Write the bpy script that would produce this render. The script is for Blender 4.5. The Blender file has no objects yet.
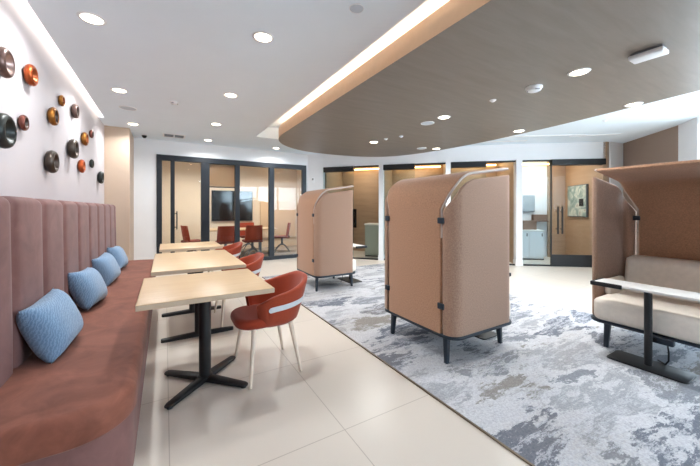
import bpy, bmesh, math, random
from math import pi, sin, cos, radians
from mathutils import Vector, Matrix

random.seed(7)
scene = bpy.context.scene
COL = scene.collection

# ------------------------------------------------------------------ materials
def hexc(r, g, b):
    f = lambda v: ((v / 255.0) / 12.92) if v / 255.0 <= 0.04045 else (((v / 255.0) + 0.055) / 1.055) ** 2.4
    return (f(r), f(g), f(b), 1.0)

def new_mat(name):
    m = bpy.data.materials.new(name)
    m.use_nodes = True
    nt = m.node_tree
    return m, nt, nt.nodes['Principled BSDF']

def plain(name, rgb, rough=0.5, metal=0.0, var=0.0, scale=30.0, bump=0.0, sheen=0.0, stretch=(1, 1, 1), coat=0.0):
    """procedural material: base colour gently varied by noise, optional bump"""
    m, nt, p = new_mat(name)
    c = hexc(*rgb)
    p.inputs['Roughness'].default_value = rough
    p.inputs['Metallic'].default_value = metal
    p.inputs['Sheen Weight'].default_value = sheen
    p.inputs['Coat Weight'].default_value = coat
    tc = nt.nodes.new('ShaderNodeTexCoord')
    mp = nt.nodes.new('ShaderNodeMapping'); mp.inputs['Scale'].default_value = stretch
    nt.links.new(tc.outputs['Object'], mp.inputs['Vector'])
    nz = nt.nodes.new('ShaderNodeTexNoise'); nz.inputs['Scale'].default_value = scale
    nz.inputs['Detail'].default_value = 4
    nt.links.new(mp.outputs['Vector'], nz.inputs['Vector'])
    rp = nt.nodes.new('ShaderNodeValToRGB')
    rp.color_ramp.elements[0].position = 0.3; rp.color_ramp.elements[1].position = 0.7
    rp.color_ramp.elements[0].color = tuple(max(0, v * (1 - var)) for v in c[:3]) + (1,)
    rp.color_ramp.elements[1].color = tuple(min(1, v * (1 + var)) for v in c[:3]) + (1,)
    nt.links.new(nz.outputs['Fac'], rp.inputs['Fac'])
    nt.links.new(rp.outputs['Color'], p.inputs['Base Color'])
    if bump:
        b = nt.nodes.new('ShaderNodeBump'); b.inputs['Strength'].default_value = bump
        b.inputs['Distance'].default_value = 0.004
        nt.links.new(nz.outputs['Fac'], b.inputs['Height'])
        nt.links.new(b.outputs['Normal'], p.inputs['Normal'])
    return m

def emit(name, rgb, strength):
    m = bpy.data.materials.new(name); m.use_nodes = True
    nt = m.node_tree; nt.nodes.clear()
    e = nt.nodes.new('ShaderNodeEmission'); o = nt.nodes.new('ShaderNodeOutputMaterial')
    e.inputs['Color'].default_value = hexc(*rgb); e.inputs['Strength'].default_value = strength
    nt.links.new(e.outputs[0], o.inputs[0])
    return m

def glass(name, tint, refl=1.0):
    m = bpy.data.materials.new(name); m.use_nodes = True
    nt = m.node_tree; nt.nodes.clear()
    o = nt.nodes.new('ShaderNodeOutputMaterial')
    t = nt.nodes.new('ShaderNodeBsdfTransparent'); t.inputs['Color'].default_value = tint
    g = nt.nodes.new('ShaderNodeBsdfGlossy'); g.inputs['Roughness'].default_value = 0.0
    f = nt.nodes.new('ShaderNodeFresnel'); f.inputs['IOR'].default_value = 1.5
    mu = nt.nodes.new('ShaderNodeMath'); mu.operation = 'MULTIPLY'; mu.inputs[1].default_value = refl
    mu.use_clamp = True
    mx = nt.nodes.new('ShaderNodeMixShader')
    nt.links.new(f.outputs[0], mu.inputs[0]); nt.links.new(mu.outputs[0], mx.inputs[0])
    nt.links.new(t.outputs[0], mx.inputs[1]); nt.links.new(g.outputs[0], mx.inputs[2])
    nt.links.new(mx.outputs[0], o.inputs[0])
    return m

def wood(name, rgb1, rgb2, rough=0.4, stretch=(6, 1, 6), scale=3.0, bump=0.0):
    m, nt, p = new_mat(name)
    p.inputs['Roughness'].default_value = rough
    tc = nt.nodes.new('ShaderNodeTexCoord')
    mp = nt.nodes.new('ShaderNodeMapping'); mp.inputs['Scale'].default_value = stretch
    nt.links.new(tc.outputs['Object'], mp.inputs['Vector'])
    nz = nt.nodes.new('ShaderNodeTexNoise'); nz.inputs['Scale'].default_value = scale
    nz.inputs['Detail'].default_value = 8; nz.inputs['Roughness'].default_value = 0.6
    nz.inputs['Distortion'].default_value = 0.6
    nt.links.new(mp.outputs['Vector'], nz.inputs['Vector'])
    rp = nt.nodes.new('ShaderNodeValToRGB')
    rp.color_ramp.elements[0].position = 0.32; rp.color_ramp.elements[1].position = 0.68
    rp.color_ramp.elements[0].color = hexc(*rgb1); rp.color_ramp.elements[1].color = hexc(*rgb2)
    nt.links.new(nz.outputs['Fac'], rp.inputs['Fac'])
    nt.links.new(rp.outputs['Color'], p.inputs['Base Color'])
    return m

def carpet_mat():
    m, nt, p = new_mat('carpet_abstract')
    N, L = nt.nodes, nt.links
    p.inputs['Roughness'].default_value = 1.0
    p.inputs['Specular IOR Level'].default_value = 0.05
    tc = N.new('ShaderNodeTexCoord')
    def noise(scale, rot, stretch, detail=6, rough=0.62, dist=0.5, off=(0, 0, 0)):
        mp = N.new('ShaderNodeMapping'); mp.inputs['Rotation'].default_value = (0, 0, radians(rot))
        mp.inputs['Scale'].default_value = stretch; mp.inputs['Location'].default_value = off
        L.new(tc.outputs['Object'], mp.inputs['Vector'])
        n = N.new('ShaderNodeTexNoise'); n.inputs['Scale'].default_value = scale
        n.inputs['Detail'].default_value = detail; n.inputs['Roughness'].default_value = rough
        n.inputs['Distortion'].default_value = dist
        L.new(mp.outputs['Vector'], n.inputs['Vector'])
        return n.outputs['Fac']
    def ramp(src, stops, interp='LINEAR'):
        r = N.new('ShaderNodeValToRGB'); r.color_ramp.interpolation = interp
        els = r.color_ramp.elements
        while len(els) < len(stops): els.new(0.5)
        for e, (pos, col) in zip(els, stops):
            e.position = pos; e.color = col if len(col) == 4 else hexc(*col)
        L.new(src, r.inputs['Fac'])
        return r.outputs['Color']
    # large flat patches running across the carpet, with ragged pale veins between them
    def math2(op, a, b):
        n = N.new('ShaderNodeMath'); n.operation = op
        for k, v in enumerate((a, b)):
            if isinstance(v, (int, float)): n.inputs[k].default_value = v
            else: L.new(v, n.inputs[k])
        return n.outputs[0]
    mp = N.new('ShaderNodeMapping'); mp.inputs['Rotation'].default_value = (0, 0, radians(24)); mp.inputs['Scale'].default_value = (1.15, 2.5, 1)
    L.new(tc.outputs['Object'], mp.inputs['Vector'])
    wn = N.new('ShaderNodeTexNoise'); wn.inputs['Scale'].default_value = 3.0; wn.inputs['Detail'].default_value = 5; wn.inputs['Roughness'].default_value = 0.7
    L.new(mp.outputs['Vector'], wn.inputs['Vector'])
    wv = N.new('ShaderNodeVectorMath'); wv.operation = 'MULTIPLY_ADD'; wv.inputs[1].default_value = (0.75, 0.75, 0); 
    L.new(wn.outputs['Color'], wv.inputs[0]); L.new(mp.outputs['Vector'], wv.inputs[2])
    def vor(feature):
        v = N.new('ShaderNodeTexVoronoi'); v.feature = feature; v.distance = 'CHEBYCHEV'
        v.inputs['Scale'].default_value = 1.25; v.inputs['Randomness'].default_value = 0.95
        L.new(wv.outputs[0], v.inputs['Vector']); return v
    v1, v2 = vor('F1'), vor('F2')
    sep = N.new('ShaderNodeSeparateColor'); L.new(v1.outputs['Color'], sep.inputs[0])
    DB, WH, MG, TG, PG = (120, 124, 133), (206, 206, 208), (142, 145, 151), (150, 146, 141), (170, 171, 174)
    tone = ramp(sep.outputs[0], [(0.0, DB), (0.24, MG), (0.46, TG), (0.62, PG), (0.78, WH), (0.9, MG)], 'CONSTANT')
    hi = noise(8.0, 24, (0.5, 1.5, 1), 9, 0.8, 0.1, (4, 1, 0))
    hi2 = noise(2.2, 24, (0.6, 1.5, 1), 9, 0.72, 0.1, (1, 6, 0))
    gap = math2('SUBTRACT', v2.outputs['Distance'], v1.outputs['Distance'])
    gm = math2('ADD', gap, math2('MULTIPLY', math2('SUBTRACT', hi, 0.5), 0.85))
    vein = ramp(gm, [(0.085, (1, 1, 1, 1)), (0.115, (0, 0, 0, 1))])
    wash = ramp(math2('ADD', hi2, math2('MULTIPLY', math2('SUBTRACT', hi, 0.5), 0.5)), [(0.555, (0, 0, 0, 1)), (0.58, (0.9, 0.9, 0.9, 1))])
    m1 = N.new('ShaderNodeMix'); m1.data_type = 'RGBA'; L.new(math2('MAXIMUM', vein, wash), m1.inputs['Factor'])
    L.new(tone, m1.inputs[6]); m1.inputs[7].default_value = hexc(*WH)
    base = m1.outputs[2]
    # tan wash
    tan = noise(1.0, 20, (0.8, 1.5, 1), 4, 0.5, 0.3, (3.1, 7.7, 0))
    tanm = ramp(tan, [(0.48, (0, 0, 0, 1)), (0.66, (0.3, 0.3, 0.3, 1))])
    mx = N.new('ShaderNodeMix'); mx.data_type = 'RGBA'
    L.new(tanm, mx.inputs['Factor']); L.new(base, mx.inputs[6]); mx.inputs[7].default_value = hexc(152, 141, 128)
    # pale broken veins
    ve = noise(1.5, 10, (0.6, 1.9, 1), 12, 0.78, 0.3, (9, 2, 0))
    sub = N.new('ShaderNodeMath'); sub.operation = 'SUBTRACT'; sub.inputs[1].default_value = 0.5
    ab = N.new('ShaderNodeMath'); ab.operation = 'ABSOLUTE'
    L.new(ve, sub.inputs[0]); L.new(sub.outputs[0], ab.inputs[0])
    vm = ramp(ab.outputs[0], [(0.0, (0.85, 0.85, 0.85, 1)), (0.012, (0.6, 0.6, 0.6, 1)), (0.024, (0, 0, 0, 1))])
    mx2 = N.new('ShaderNodeMix'); mx2.data_type = 'RGBA'
    L.new(vm, mx2.inputs['Factor']); L.new(mx.outputs[2], mx2.inputs[6]); mx2.inputs[7].default_value = hexc(200, 201, 205)
    # loop pile speckle
    sp = noise(85, 0, (1, 1, 1), 2, 0.5, 0)
    spc = ramp(sp, [(0.3, (0.72, 0.72, 0.74, 1)), (0.7, (1, 1, 1, 1))])
    mu = N.new('ShaderNodeMix'); mu.data_type = 'RGBA'; mu.blend_type = 'MULTIPLY'; mu.inputs['Factor'].default_value = 1.0
    L.new(mx2.outputs[2], mu.inputs[6]); L.new(spc, mu.inputs[7])
    L.new(mu.outputs[2], p.inputs['Base Color'])
    b = N.new('ShaderNodeBump'); b.inputs['Strength'].default_value = 0.5; b.inputs['Distance'].default_value = 0.004
    L.new(sp, b.inputs['Height']); L.new(b.outputs['Normal'], p.inputs['Normal'])
    return m

def tile_mat():
    m, nt, p = new_mat('porcelain_tile')
    N, L = nt.nodes, nt.links
    p.inputs['Roughness'].default_value = 0.3
    p.inputs['Specular IOR Level'].default_value = 0.35
    tc = N.new('ShaderNodeTexCoord')
    mp = N.new('ShaderNodeMapping'); mp.inputs['Location'].default_value = (-0.02, -1.60 + 0.01, 0)
    L.new(tc.outputs['Object'], mp.inputs['Vector'])
    br = N.new('ShaderNodeTexBrick'); br.offset = 0.0; br.squash = 1.0
    br.inputs['Scale'].default_value = 1.0
    br.inputs['Brick Width'].default_value = 0.89; br.inputs['Row Height'].default_value = 0.89
    br.inputs['Mortar Size'].default_value = 0.0028; br.inputs['Mortar Smooth'].default_value = 0.1
    br.inputs['Color1'].default_value = hexc(217, 207, 195); br.inputs['Color2'].default_value = hexc(214, 204, 192)
    br.inputs['Mortar'].default_value = hexc(184, 172, 160)
    L.new(mp.outputs['Vector'], br.inputs['Vector'])
    nz = N.new('ShaderNodeTexNoise'); nz.inputs['Scale'].default_value = 1.4; nz.inputs['Detail'].default_value = 5
    L.new(tc.outputs['Object'], nz.inputs['Vector'])
    rp = N.new('ShaderNodeValToRGB')
    rp.color_ramp.elements[0].color = (0.93, 0.93, 0.93, 1); rp.color_ramp.elements[1].color = (1, 1, 1, 1)
    L.new(nz.outputs['Fac'], rp.inputs['Fac'])
    mu = N.new('ShaderNodeMix'); mu.data_type = 'RGBA'; mu.blend_type = 'MULTIPLY'; mu.inputs['Factor'].default_value = 1.0
    L.new(br.outputs['Color'], mu.inputs[6]); L.new(rp.outputs['Color'], mu.inputs[7])
    L.new(mu.outputs[2], p.inputs['Base Color'])
    return m

def weave_pillow_mat():
    m, nt, p = new_mat('blue_woven_fabric')
    N, L = nt.nodes, nt.links
    p.inputs['Roughness'].default_value = 0.9; p.inputs['Sheen Weight'].default_value = 0.3
    tc = N.new('ShaderNodeTexCoord')
    w = N.new('ShaderNodeTexWave'); w.wave_type = 'BANDS'; w.bands_direction = 'DIAGONAL'
    w.inputs['Scale'].default_value = 26; w.inputs['Distortion'].default_value = 7; w.inputs['Detail'].default_value = 3
    w.inputs['Detail Scale'].default_value = 2.0
    L.new(tc.outputs['Object'], w.inputs['Vector'])
    rp = N.new('ShaderNodeValToRGB')
    rp.color_ramp.elements[0].color = hexc(100, 130, 160); rp.color_ramp.elements[1].color = hexc(126, 155, 184)
    L.new(w.outputs['Fac'], rp.inputs['Fac']); L.new(rp.outputs['Color'], p.inputs['Base Color'])
    b = N.new('ShaderNodeBump'); b.inputs['Strength'].default_value = 0.35; b.inputs['Distance'].default_value = 0.004
    L.new(w.outputs['Fac'], b.inputs['Height']); L.new(b.outputs['Normal'], p.inputs['Normal'])
    return m

def velvet_mat(name, lo, hi):
    m, nt, p = new_mat(name)
    N, L = nt.nodes, nt.links
    p.inputs['Roughness'].default_value = 0.75
    p.inputs['Sheen Weight'].default_value = 0.12; p.inputs['Sheen Roughness'].default_value = 0.4
    p.inputs['Specular IOR Level'].default_value = 0.25
    tc = N.new('ShaderNodeTexCoord')
    n1 = N.new('ShaderNodeTexNoise'); n1.inputs['Scale'].default_value = 5.0; n1.inputs['Detail'].default_value = 6
    n1.inputs['Roughness'].default_value = 0.65; n1.inputs['Distortion'].default_value = 0.8
    L.new(tc.outputs['Object'], n1.inputs['Vector'])
    rp = N.new('ShaderNodeValToRGB'); rp.color_ramp.elements[0].position = 0.3; rp.color_ramp.elements[1].position = 0.72
    rp.color_ramp.elements[0].color = hexc(*lo); rp.color_ramp.elements[1].color = hexc(*hi)
    L.new(n1.outputs['Fac'], rp.inputs['Fac']); L.new(rp.outputs['Color'], p.inputs['Base Color'])
    return m

def painting_mat():
    m, nt, p = new_mat('abstract_canvas')
    N, L = nt.nodes, nt.links
    p.inputs['Roughness'].default_value = 0.5
    tc = N.new('ShaderNodeTexCoord')
    n1 = N.new('ShaderNodeTexNoise'); n1.inputs['Scale'].default_value = 2.6; n1.inputs['Detail'].default_value = 5
    n1.inputs['Distortion'].default_value = 2.0
    L.new(tc.outputs['Object'], n1.inputs['Vector'])
    rp = N.new('ShaderNodeValToRGB')
    els = rp.color_ramp.elements
    els.new(0.45); els.new(0.55)
    for e, (q, c) in zip(els, [(0.28, (92, 120, 118)), (0.45, (140, 158, 152)), (0.56, (190, 196, 186)), (0.72, (120, 96, 84))]):
        e.position = q; e.color = hexc(*c)
    L.new(n1.outputs['Fac'], rp.inputs['Fac']); L.new(rp.outputs['Color'], p.inputs['Base Color'])
    return m

M = {}
M['wall_bowl'] = plain('wall_bowl_paint', (194, 187, 189), 0.7, var=0.012, scale=4)
M['wall_white'] = plain('wall_white', (230, 231, 233), 0.7, var=0.012, scale=4)
M['ceil_white'] = plain('ceiling_white', (232, 243, 252), 0.8, var=0.01, scale=3)
M['tile'] = tile_mat()
M['carpet'] = carpet_mat()
M['bronze_trim'] = plain('bronze_trim', (120, 108, 92), 0.4, 0.6, var=0.05)
M['soffit'] = wood('soffit_veneer', (124, 116, 108), (134, 125, 117), 0.45, (1.0, 7, 1), 2.0)
M['fascia'] = plain('fascia_veneer', (216, 180, 146), 0.5, var=0.03, scale=10)
M['bench'] = velvet_mat('mauve_velvet', (108, 63, 49), (142, 88, 71))
M['bench_back'] = velvet_mat('mauve_velvet_back', (106, 74, 71), (128, 92, 88))
M['pillow'] = weave_pillow_mat()
M['maple'] = wood('maple_laminate', (188, 157, 120), (198, 170, 134), 0.35, (1.5, 12, 4), 2.0)
M['maple_edge'] = plain('maple_edge_band', (190, 170, 146), 0.4, var=0.02)
M['black_metal'] = plain('black_powder_coat', (15, 16, 19), 0.5, 0.0, var=0.1, scale=80)
M['steel_blue'] = plain('dark_slate_metal', (26, 38, 50), 0.45, 0.1, var=0.08, scale=60)
M['rust'] = plain('rust_felt', (150, 55, 22), 0.9, var=0.10, scale=160, bump=0.25, sheen=0.2)
M['rust_dark'] = plain('rust_seat_felt', (150, 50, 18), 0.9, var=0.10, scale=160, bump=0.25, sheen=0.2)
M['pale_band'] = plain('pale_grey_band', (212, 218, 224), 0.6, var=0.02)
M['ivory'] = plain('ivory_lacquer', (226, 210, 192), 0.4, var=0.02)
M['felt'] = plain('taupe_felt', (170, 129, 101), 0.95, var=0.2, scale=100, bump=0.4, sheen=0.25)
M['felt_daylit'] = plain('taupe_felt_daylit', (160, 128, 108), 0.95, var=0.2, scale=100, bump=0.4, sheen=0.25)  # same felt as the back; cool daylight on the sides mixed into its colour
M['piping'] = plain('pale_piping', (190, 177, 169), 0.6, var=0.03, scale=60)
M['cream_leather'] = plain('cream_leather', (240, 230, 216), 0.55, var=0.04, scale=24, bump=0.05)
M['table_white'] = plain('white_laminate', (236, 234, 230), 0.35, var=0.01)
M['rubber'] = plain('black_rubber', (22, 23, 26), 0.6, var=0.1)
M['copper'] = plain('burnished_copper', (170, 80, 40), 0.32, 0.75, var=0.35, scale=6, stretch=(1, 1, 3))
M['gold'] = plain('burnished_gold', (150, 98, 42), 0.3, 0.8, var=0.4, scale=6, stretch=(1, 1, 3))
M['gunmetal'] = plain('gunmetal_glaze', (76, 67, 60), 0.32, 0.7, var=0.4, scale=6, stretch=(1, 1, 3))
M['pinkmetal'] = plain('rosy_pewter', (116, 92, 85), 0.3, 0.7, var=0.3, scale=6, stretch=(1, 1, 3))
M['slategreen'] = plain('dark_slate_glaze', (44, 47, 45), 0.4, 0.5, var=0.25, scale=6)
M['darkred'] = plain('dark_red_bronze', (110, 62, 52), 0.3, 0.7, var=0.35, scale=6)
M['bowl_dark'] = plain('bowl_inner_dark', (70, 58, 52), 0.35, 0.6, var=0.3, scale=8)
M['bowl_copper'] = plain('bowl_inner_copper', (150, 78, 44), 0.3, 0.7, var=0.3, scale=8)
M['bowl_rosy'] = plain('bowl_inner_rosy', (178, 150, 142), 0.3, 0.6, var=0.25, scale=8)
M['frame'] = plain('black_blue_aluminium', (20, 27, 36), 0.45, 0.1, var=0.06, scale=40)
M['glass'] = glass('clear_glass', (0.95, 0.97, 0.97, 1), 0.65)
M['glass_door'] = glass('door_glass', (0.95, 0.97, 0.97, 1), 0.12)
M['glass_cool'] = glass('cool_glass', (0.82, 0.90, 0.93, 1), 0.22)
M['tan_wall'] = wood('tan_wall_panel', (152, 126, 100), (166, 140, 114), 0.4, (1, 1, 8), 1.2)
M['cream_wall'] = plain('cream_wall', (226, 208, 186), 0.6, var=0.02, scale=5)
M['beige_panel'] = plain('beige_wall_panel', (190, 168, 148), 0.55, var=0.03, scale=3)
M['brown_panel'] = plain('taupe_wall_panel', (146, 126, 114), 0.7, var=0.02, scale=4)
M['blind'] = plain('tan_blind_fabric', (214, 184, 152), 0.9, var=0.08, scale=120, bump=0.2)
def make_translucent(m, fac):
    nt = m.node_tree; p = nt.nodes['Principled BSDF']; out = nt.nodes['Material Output']
    tl = nt.nodes.new('ShaderNodeBsdfTranslucent'); mx = nt.nodes.new('ShaderNodeMixShader'); mx.inputs[0].default_value = fac
    tl.inputs['Color'].default_value = hexc(228, 204, 176)
    nt.links.new(p.outputs[0], mx.inputs[1]); nt.links.new(tl.outputs[0], mx.inputs[2]); nt.links.new(mx.outputs[0], out.inputs['Surface'])
M['blind_cloth'] = plain('tan_blind_cloth', (214, 184, 152), 0.9, var=0.08, scale=120, bump=0.2)
make_translucent(M['blind_cloth'], 0.5)
M['screen'] = plain('black_screen', (10, 12, 15), 0.08, var=0.1)
M['white_plastic'] = plain('white_plastic', (236, 238, 240), 0.4, var=0.01)
M['grey_grille'] = plain('grey_grille', (128, 130, 134), 0.5, var=0.05)
M['lens'] = emit('warm_lens', (255, 236, 205), 14.0)
M['led_warm'] = emit('warm_led', (255, 240, 220), 20.0)
M['led_amber'] = emit('amber_led', (255, 206, 140), 9.0)
M['led_warmw'] = emit('warm_white_led', (255, 240, 224), 13.0)
M['sage'] = plain('sage_cabinet', (150, 156, 142), 0.5, var=0.02)
M['canvas'] = painting_mat()
M['grey_print'] = plain('grey_print', (150, 158, 164), 0.5, var=0.3, scale=7)
M['brown_box'] = plain('brown_leatherette', (128, 98, 80), 0.6, var=0.06)
M['grey_chair'] = plain('blue_grey_metal', (96, 106, 116), 0.4, 0.4, var=0.05)
M['maroon'] = plain('maroon_upholstery', (112, 40, 26), 0.8, var=0.08, scale=60)
M['mullion_white'] = plain('white_frame', (230, 232, 234), 0.5, var=0.01)
M['print_blue'] = plain('grey_blue_speaker', (196, 204, 214), 0.6, var=0.03)

# ------------------------------------------------------------------ geometry helpers
def obj(name, bm, mat, parent=None, smooth=True, angle=40):
    bmesh.ops.remove_doubles(bm, verts=bm.verts, dist=1e-6)
    bmesh.ops.recalc_face_normals(bm, faces=bm.faces)
    me = bpy.data.meshes.new(name); bm.to_mesh(me); bm.free()
    if smooth:
        me.polygons.foreach_set('use_smooth', [True] * len(me.polygons))
        try: me.set_sharp_from_angle(angle=radians(angle))
        except Exception: pass
    me.materials.append(mat)
    o = bpy.data.objects.new(name, me); COL.objects.link(o)
    if parent is not None: o.parent = parent
    return o

def thing(name, label, cat, loc=(0, 0, 0), rz=0.0, group=None):
    o = bpy.data.objects.new(name, None); COL.objects.link(o)
    o.empty_display_size = 0.1
    o.location = loc; o.rotation_euler = (0, 0, rz)
    o['label'] = label; o['category'] = cat
    if group: o['group'] = group
    return o

def tag(o, label, cat, group=None):
    o['label'] = label; o['category'] = cat
    if group: o['group'] = group
    return o

def struct(name, loc=(0, 0, 0), rz=0.0):
    o = bpy.data.objects.new(name, None); COL.objects.link(o)
    o.location = loc; o.rotation_euler = (0, 0, rz); o['kind'] = 'structure'
    return o

def st(o):
    o['kind'] = 'structure'; return o

def dup(root, loc, rz=None, label=None):
    r = root.copy(); COL.objects.link(r); r.location = loc
    if rz is not None: r.rotation_euler = (0, 0, rz)
    if label: r['label'] = label
    for ch in list(root.children):
        c = ch.copy(); COL.objects.link(c); c.parent = r
        for g in list(ch.children):
            d = g.copy(); COL.objects.link(d); d.parent = c
    return r

def box(bm, lo, hi, bev=0.0, seg=2, mtx=None):
    ctr = [(a + b) / 2 for a, b in zip(lo, hi)]; sz = [abs(b - a) for a, b in zip(lo, hi)]
    t = bmesh.new()
    bmesh.ops.create_cube(t, size=1.0)
    for v in t.verts: v.co = Vector((v.co.x * sz[0], v.co.y * sz[1], v.co.z * sz[2]))
    if bev: bmesh.ops.bevel(t, geom=list(t.edges), offset=bev, segments=seg, profile=0.5, affect='EDGES')
    for v in t.verts:
        v.co += Vector(ctr)
        if mtx is not None: v.co = mtx @ v.co
    merge(bm, t)

def merge(bm, t):
    mp = {}
    for v in t.verts: mp[v] = bm.verts.new(v.co)
    for f in t.faces:
        try: bm.faces.new([mp[v] for v in f.verts])
        except ValueError: pass
    t.free()

def mkbox(lo, hi, bev=0.0, seg=2, mtx=None):
    bm = bmesh.new(); box(bm, lo, hi, bev, seg, mtx); return bm

def loft(bm, rings, closed_ring=True, caps=True, closed_path=False):
    vr = [[bm.verts.new(p) for p in r] for r in rings]
    n = len(vr[0]); m = len(vr)
    for i in range(m if closed_path else m - 1):
        a, b = vr[i], vr[(i + 1) % m]
        for j in range(n if closed_ring else n - 1):
            k = (j + 1) % n
            bm.faces.new((a[j], a[k], b[k], b[j]))
    if caps and not closed_path:
        bm.faces.new(vr[0][::-1]); bm.faces.new(vr[-1])

def tube(bm, pts, rad, seg=16):
    """tube along pts; rad a number or a list"""
    P = [Vector(p) for p in pts]
    if not isinstance(rad, (list, tuple)): rad = [rad] * len(P)
    rings = []
    prev = None
    for i, p in enumerate(P):
        t = (P[min(i + 1, len(P) - 1)] - P[max(i - 1, 0)]).normalized()
        ref = prev if prev is not None else (Vector((1, 0, 0)) if abs(t.x) < 0.9 else Vector((0, 1, 0)))
        u = (ref - t * ref.dot(t)).normalized(); w = t.cross(u); prev = u
        rings.append([p + (u * cos(2 * pi * k / seg) + w * sin(2 * pi * k / seg)) * rad[i] for k in range(seg)])
    loft(bm, rings)

def lathe(bm, prof, seg=32, mtx=None, closed=False):
    rings = []
    for (r, h) in prof:
        rings.append([Vector((r * cos(2 * pi * k / seg), r * sin(2 * pi * k / seg), h)) for k in range(seg)])
    if mtx is not None: rings = [[mtx @ v for v in r] for r in rings]
    loft(bm, rings, caps=not closed, closed_path=closed)

def rrect(w, h, r, n=4):
    """rounded rectangle loop centred at 0"""
    out = []
    r = min(r, w / 2 - 1e-5, h / 2 - 1e-5)
    for cx, cy, a0 in ((w / 2 - r, h / 2 - r, 0), (-w / 2 + r, h / 2 - r, pi / 2), (-w / 2 + r, -h / 2 + r, pi), (w / 2 - r, -h / 2 + r, 1.5 * pi)):
        for k in range(n + 1):
            a = a0 + (pi / 2) * k / n
            out.append((cx + r * cos(a), cy + r * sin(a)))
    return out

def slab(bm, outline, z0, z1, bev=0.0, seg=4):
    """prism of a convex-ish outline [(x,y)] with rounded top and bottom rims by inset towards centre"""
    n = len(outline)
    P = [Vector((x, y)) for x, y in outline]
    area = sum(P[i].x * P[(i + 1) % n].y - P[(i + 1) % n].x * P[i].y for i in range(n))
    sgn = 1 if area > 0 else -1
    nor = []
    for i in range(n):
        a = (P[i] - P[i - 1]).normalized(); b = (P[(i + 1) % n] - P[i]).normalized()
        na = Vector((-a.y, a.x)) * sgn; nb = Vector((-b.y, b.x)) * sgn
        v = (na + nb)
        v = v / max(0.3, (1 + na.dot(nb)))
        nor.append(v)
    rings = []
    if bev:
        for k in range(seg + 1):
            a = (pi / 2) * k / seg
            rings.append([(p.x + q.x * bev * (1 - sin(a)), p.y + q.y * bev * (1 - sin(a)), z0 + bev * (1 - cos(a))) for p, q in zip(P, nor)])
        for k in range(seg + 1):
            a = (pi / 2) * k / seg
            rings.append([(p.x + q.x * bev * (1 - cos(a)), p.y + q.y * bev * (1 - cos(a)), z1 - bev * (1 - sin(a))) for p, q in zip(P, nor)])
    else:
        rings = [[(p.x, p.y, z0) for p in P], [(p.x, p.y, z1) for p in P]]
    loft(bm, rings)

def wallseg(bm, a, b, z0, z1, th, side=1):
    """vertical slab from a to b (plan), thickness th on the given side (left of a->b when side=1)"""
    a = Vector(a); b = Vector(b); d = (b - a).normalized(); n = Vector((-d.y, d.x)) * th * side
    loop = [a, b, b + n, a + n]
    loft(bm, [[(p.x, p.y, z0) for p in loop], [(p.x, p.y, z1) for p in loop]])

def sm(x): return max(0.0, min(1.0, x))

# ------------------------------------------------------------------ dimensions
CE = 2.79           # ceiling
SZ = 2.60           # underside of wood soffit
WX = -0.93          # left wall face
PY = 7.89           # glazed partition
CW = [(3.35, 7.89), (3.66, 7.58), (4.71, 6.38), (5.83, 5.20), (6.97, 4.14), (8.39, 3.03)]
OH = 2.42           # opening head

# ------------------------------------------------------------------ setting
bm = bmesh.new(); box(bm, (-1.2, -3.3, -0.1), (12.0, 11.0, 0.0)); st(obj('floor', bm, M['tile'], smooth=False))

# ceiling: field with a straight light slot along the soffit, cove gap along the left wall
bm = bmesh.new()
box(bm, (-0.85, -3.3, CE), (1.61, 6.5, CE + 0.05))
box(bm, (-0.85, 6.5, CE), (12.0, 11.0, CE + 0.05))
box(bm, (-1.2, 6.42, CE), (-0.85, 11.0, CE + 0.05))
box(bm, (2.55, -3.3, CE), (12.0, 6.5, CE + 0.05))
# slot box
box(bm, (1.57, -3.3, CE + 0.05), (1.61, 6.54, CE + 0.24)); box(bm, (2.55, -3.3, CE + 0.05), (2.59, 6.54, CE + 0.24))
box(bm, (1.61, 6.5, CE + 0.05), (2.55, 6.54, CE + 0.24)); box(bm, (1.57, -3.3, CE + 0.24), (2.59, 6.54, CE + 0.27))
# wall cove box
box(bm, (-1.2, -3.3, CE + 0.30), (-0.82, 6.46, CE + 0.33)); box(bm, (-0.85, -3.3, CE + 0.05), (-0.82, 6.46, CE + 0.30))
box(bm, (-1.2, 6.42, CE + 0.05), (-0.85, 6.46, CE + 0.30))
st(obj('ceiling', bm, M['ceil_white'], smooth=False))

# walls
bm = bmesh.new(); box(bm, (WX - 0.15, -3.3, 0), (WX, 7.0, CE + 0.30)); st(obj('wall_left', bm, M['wall_bowl'], smooth=False))
bm = bmesh.new(); box(bm, (WX - 0.15, 7.0, 0), (-0.56, PY, CE), 0.004); st(obj('wall_column', bm, M['beige_panel'], smooth=False))
w = struct('wall_far')
bm = bmesh.new(); box(bm, (-1.2, PY, 0), (-0.157, PY + 0.12, CE)); box(bm, (-0.157, PY, 2.48), (3.3, PY + 0.12, CE)); box(bm, (3.3, PY, 0), (3.35, PY + 0.12, CE))
obj('wall_panel', bm, M['wall_white'], w, smooth=False)

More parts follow.
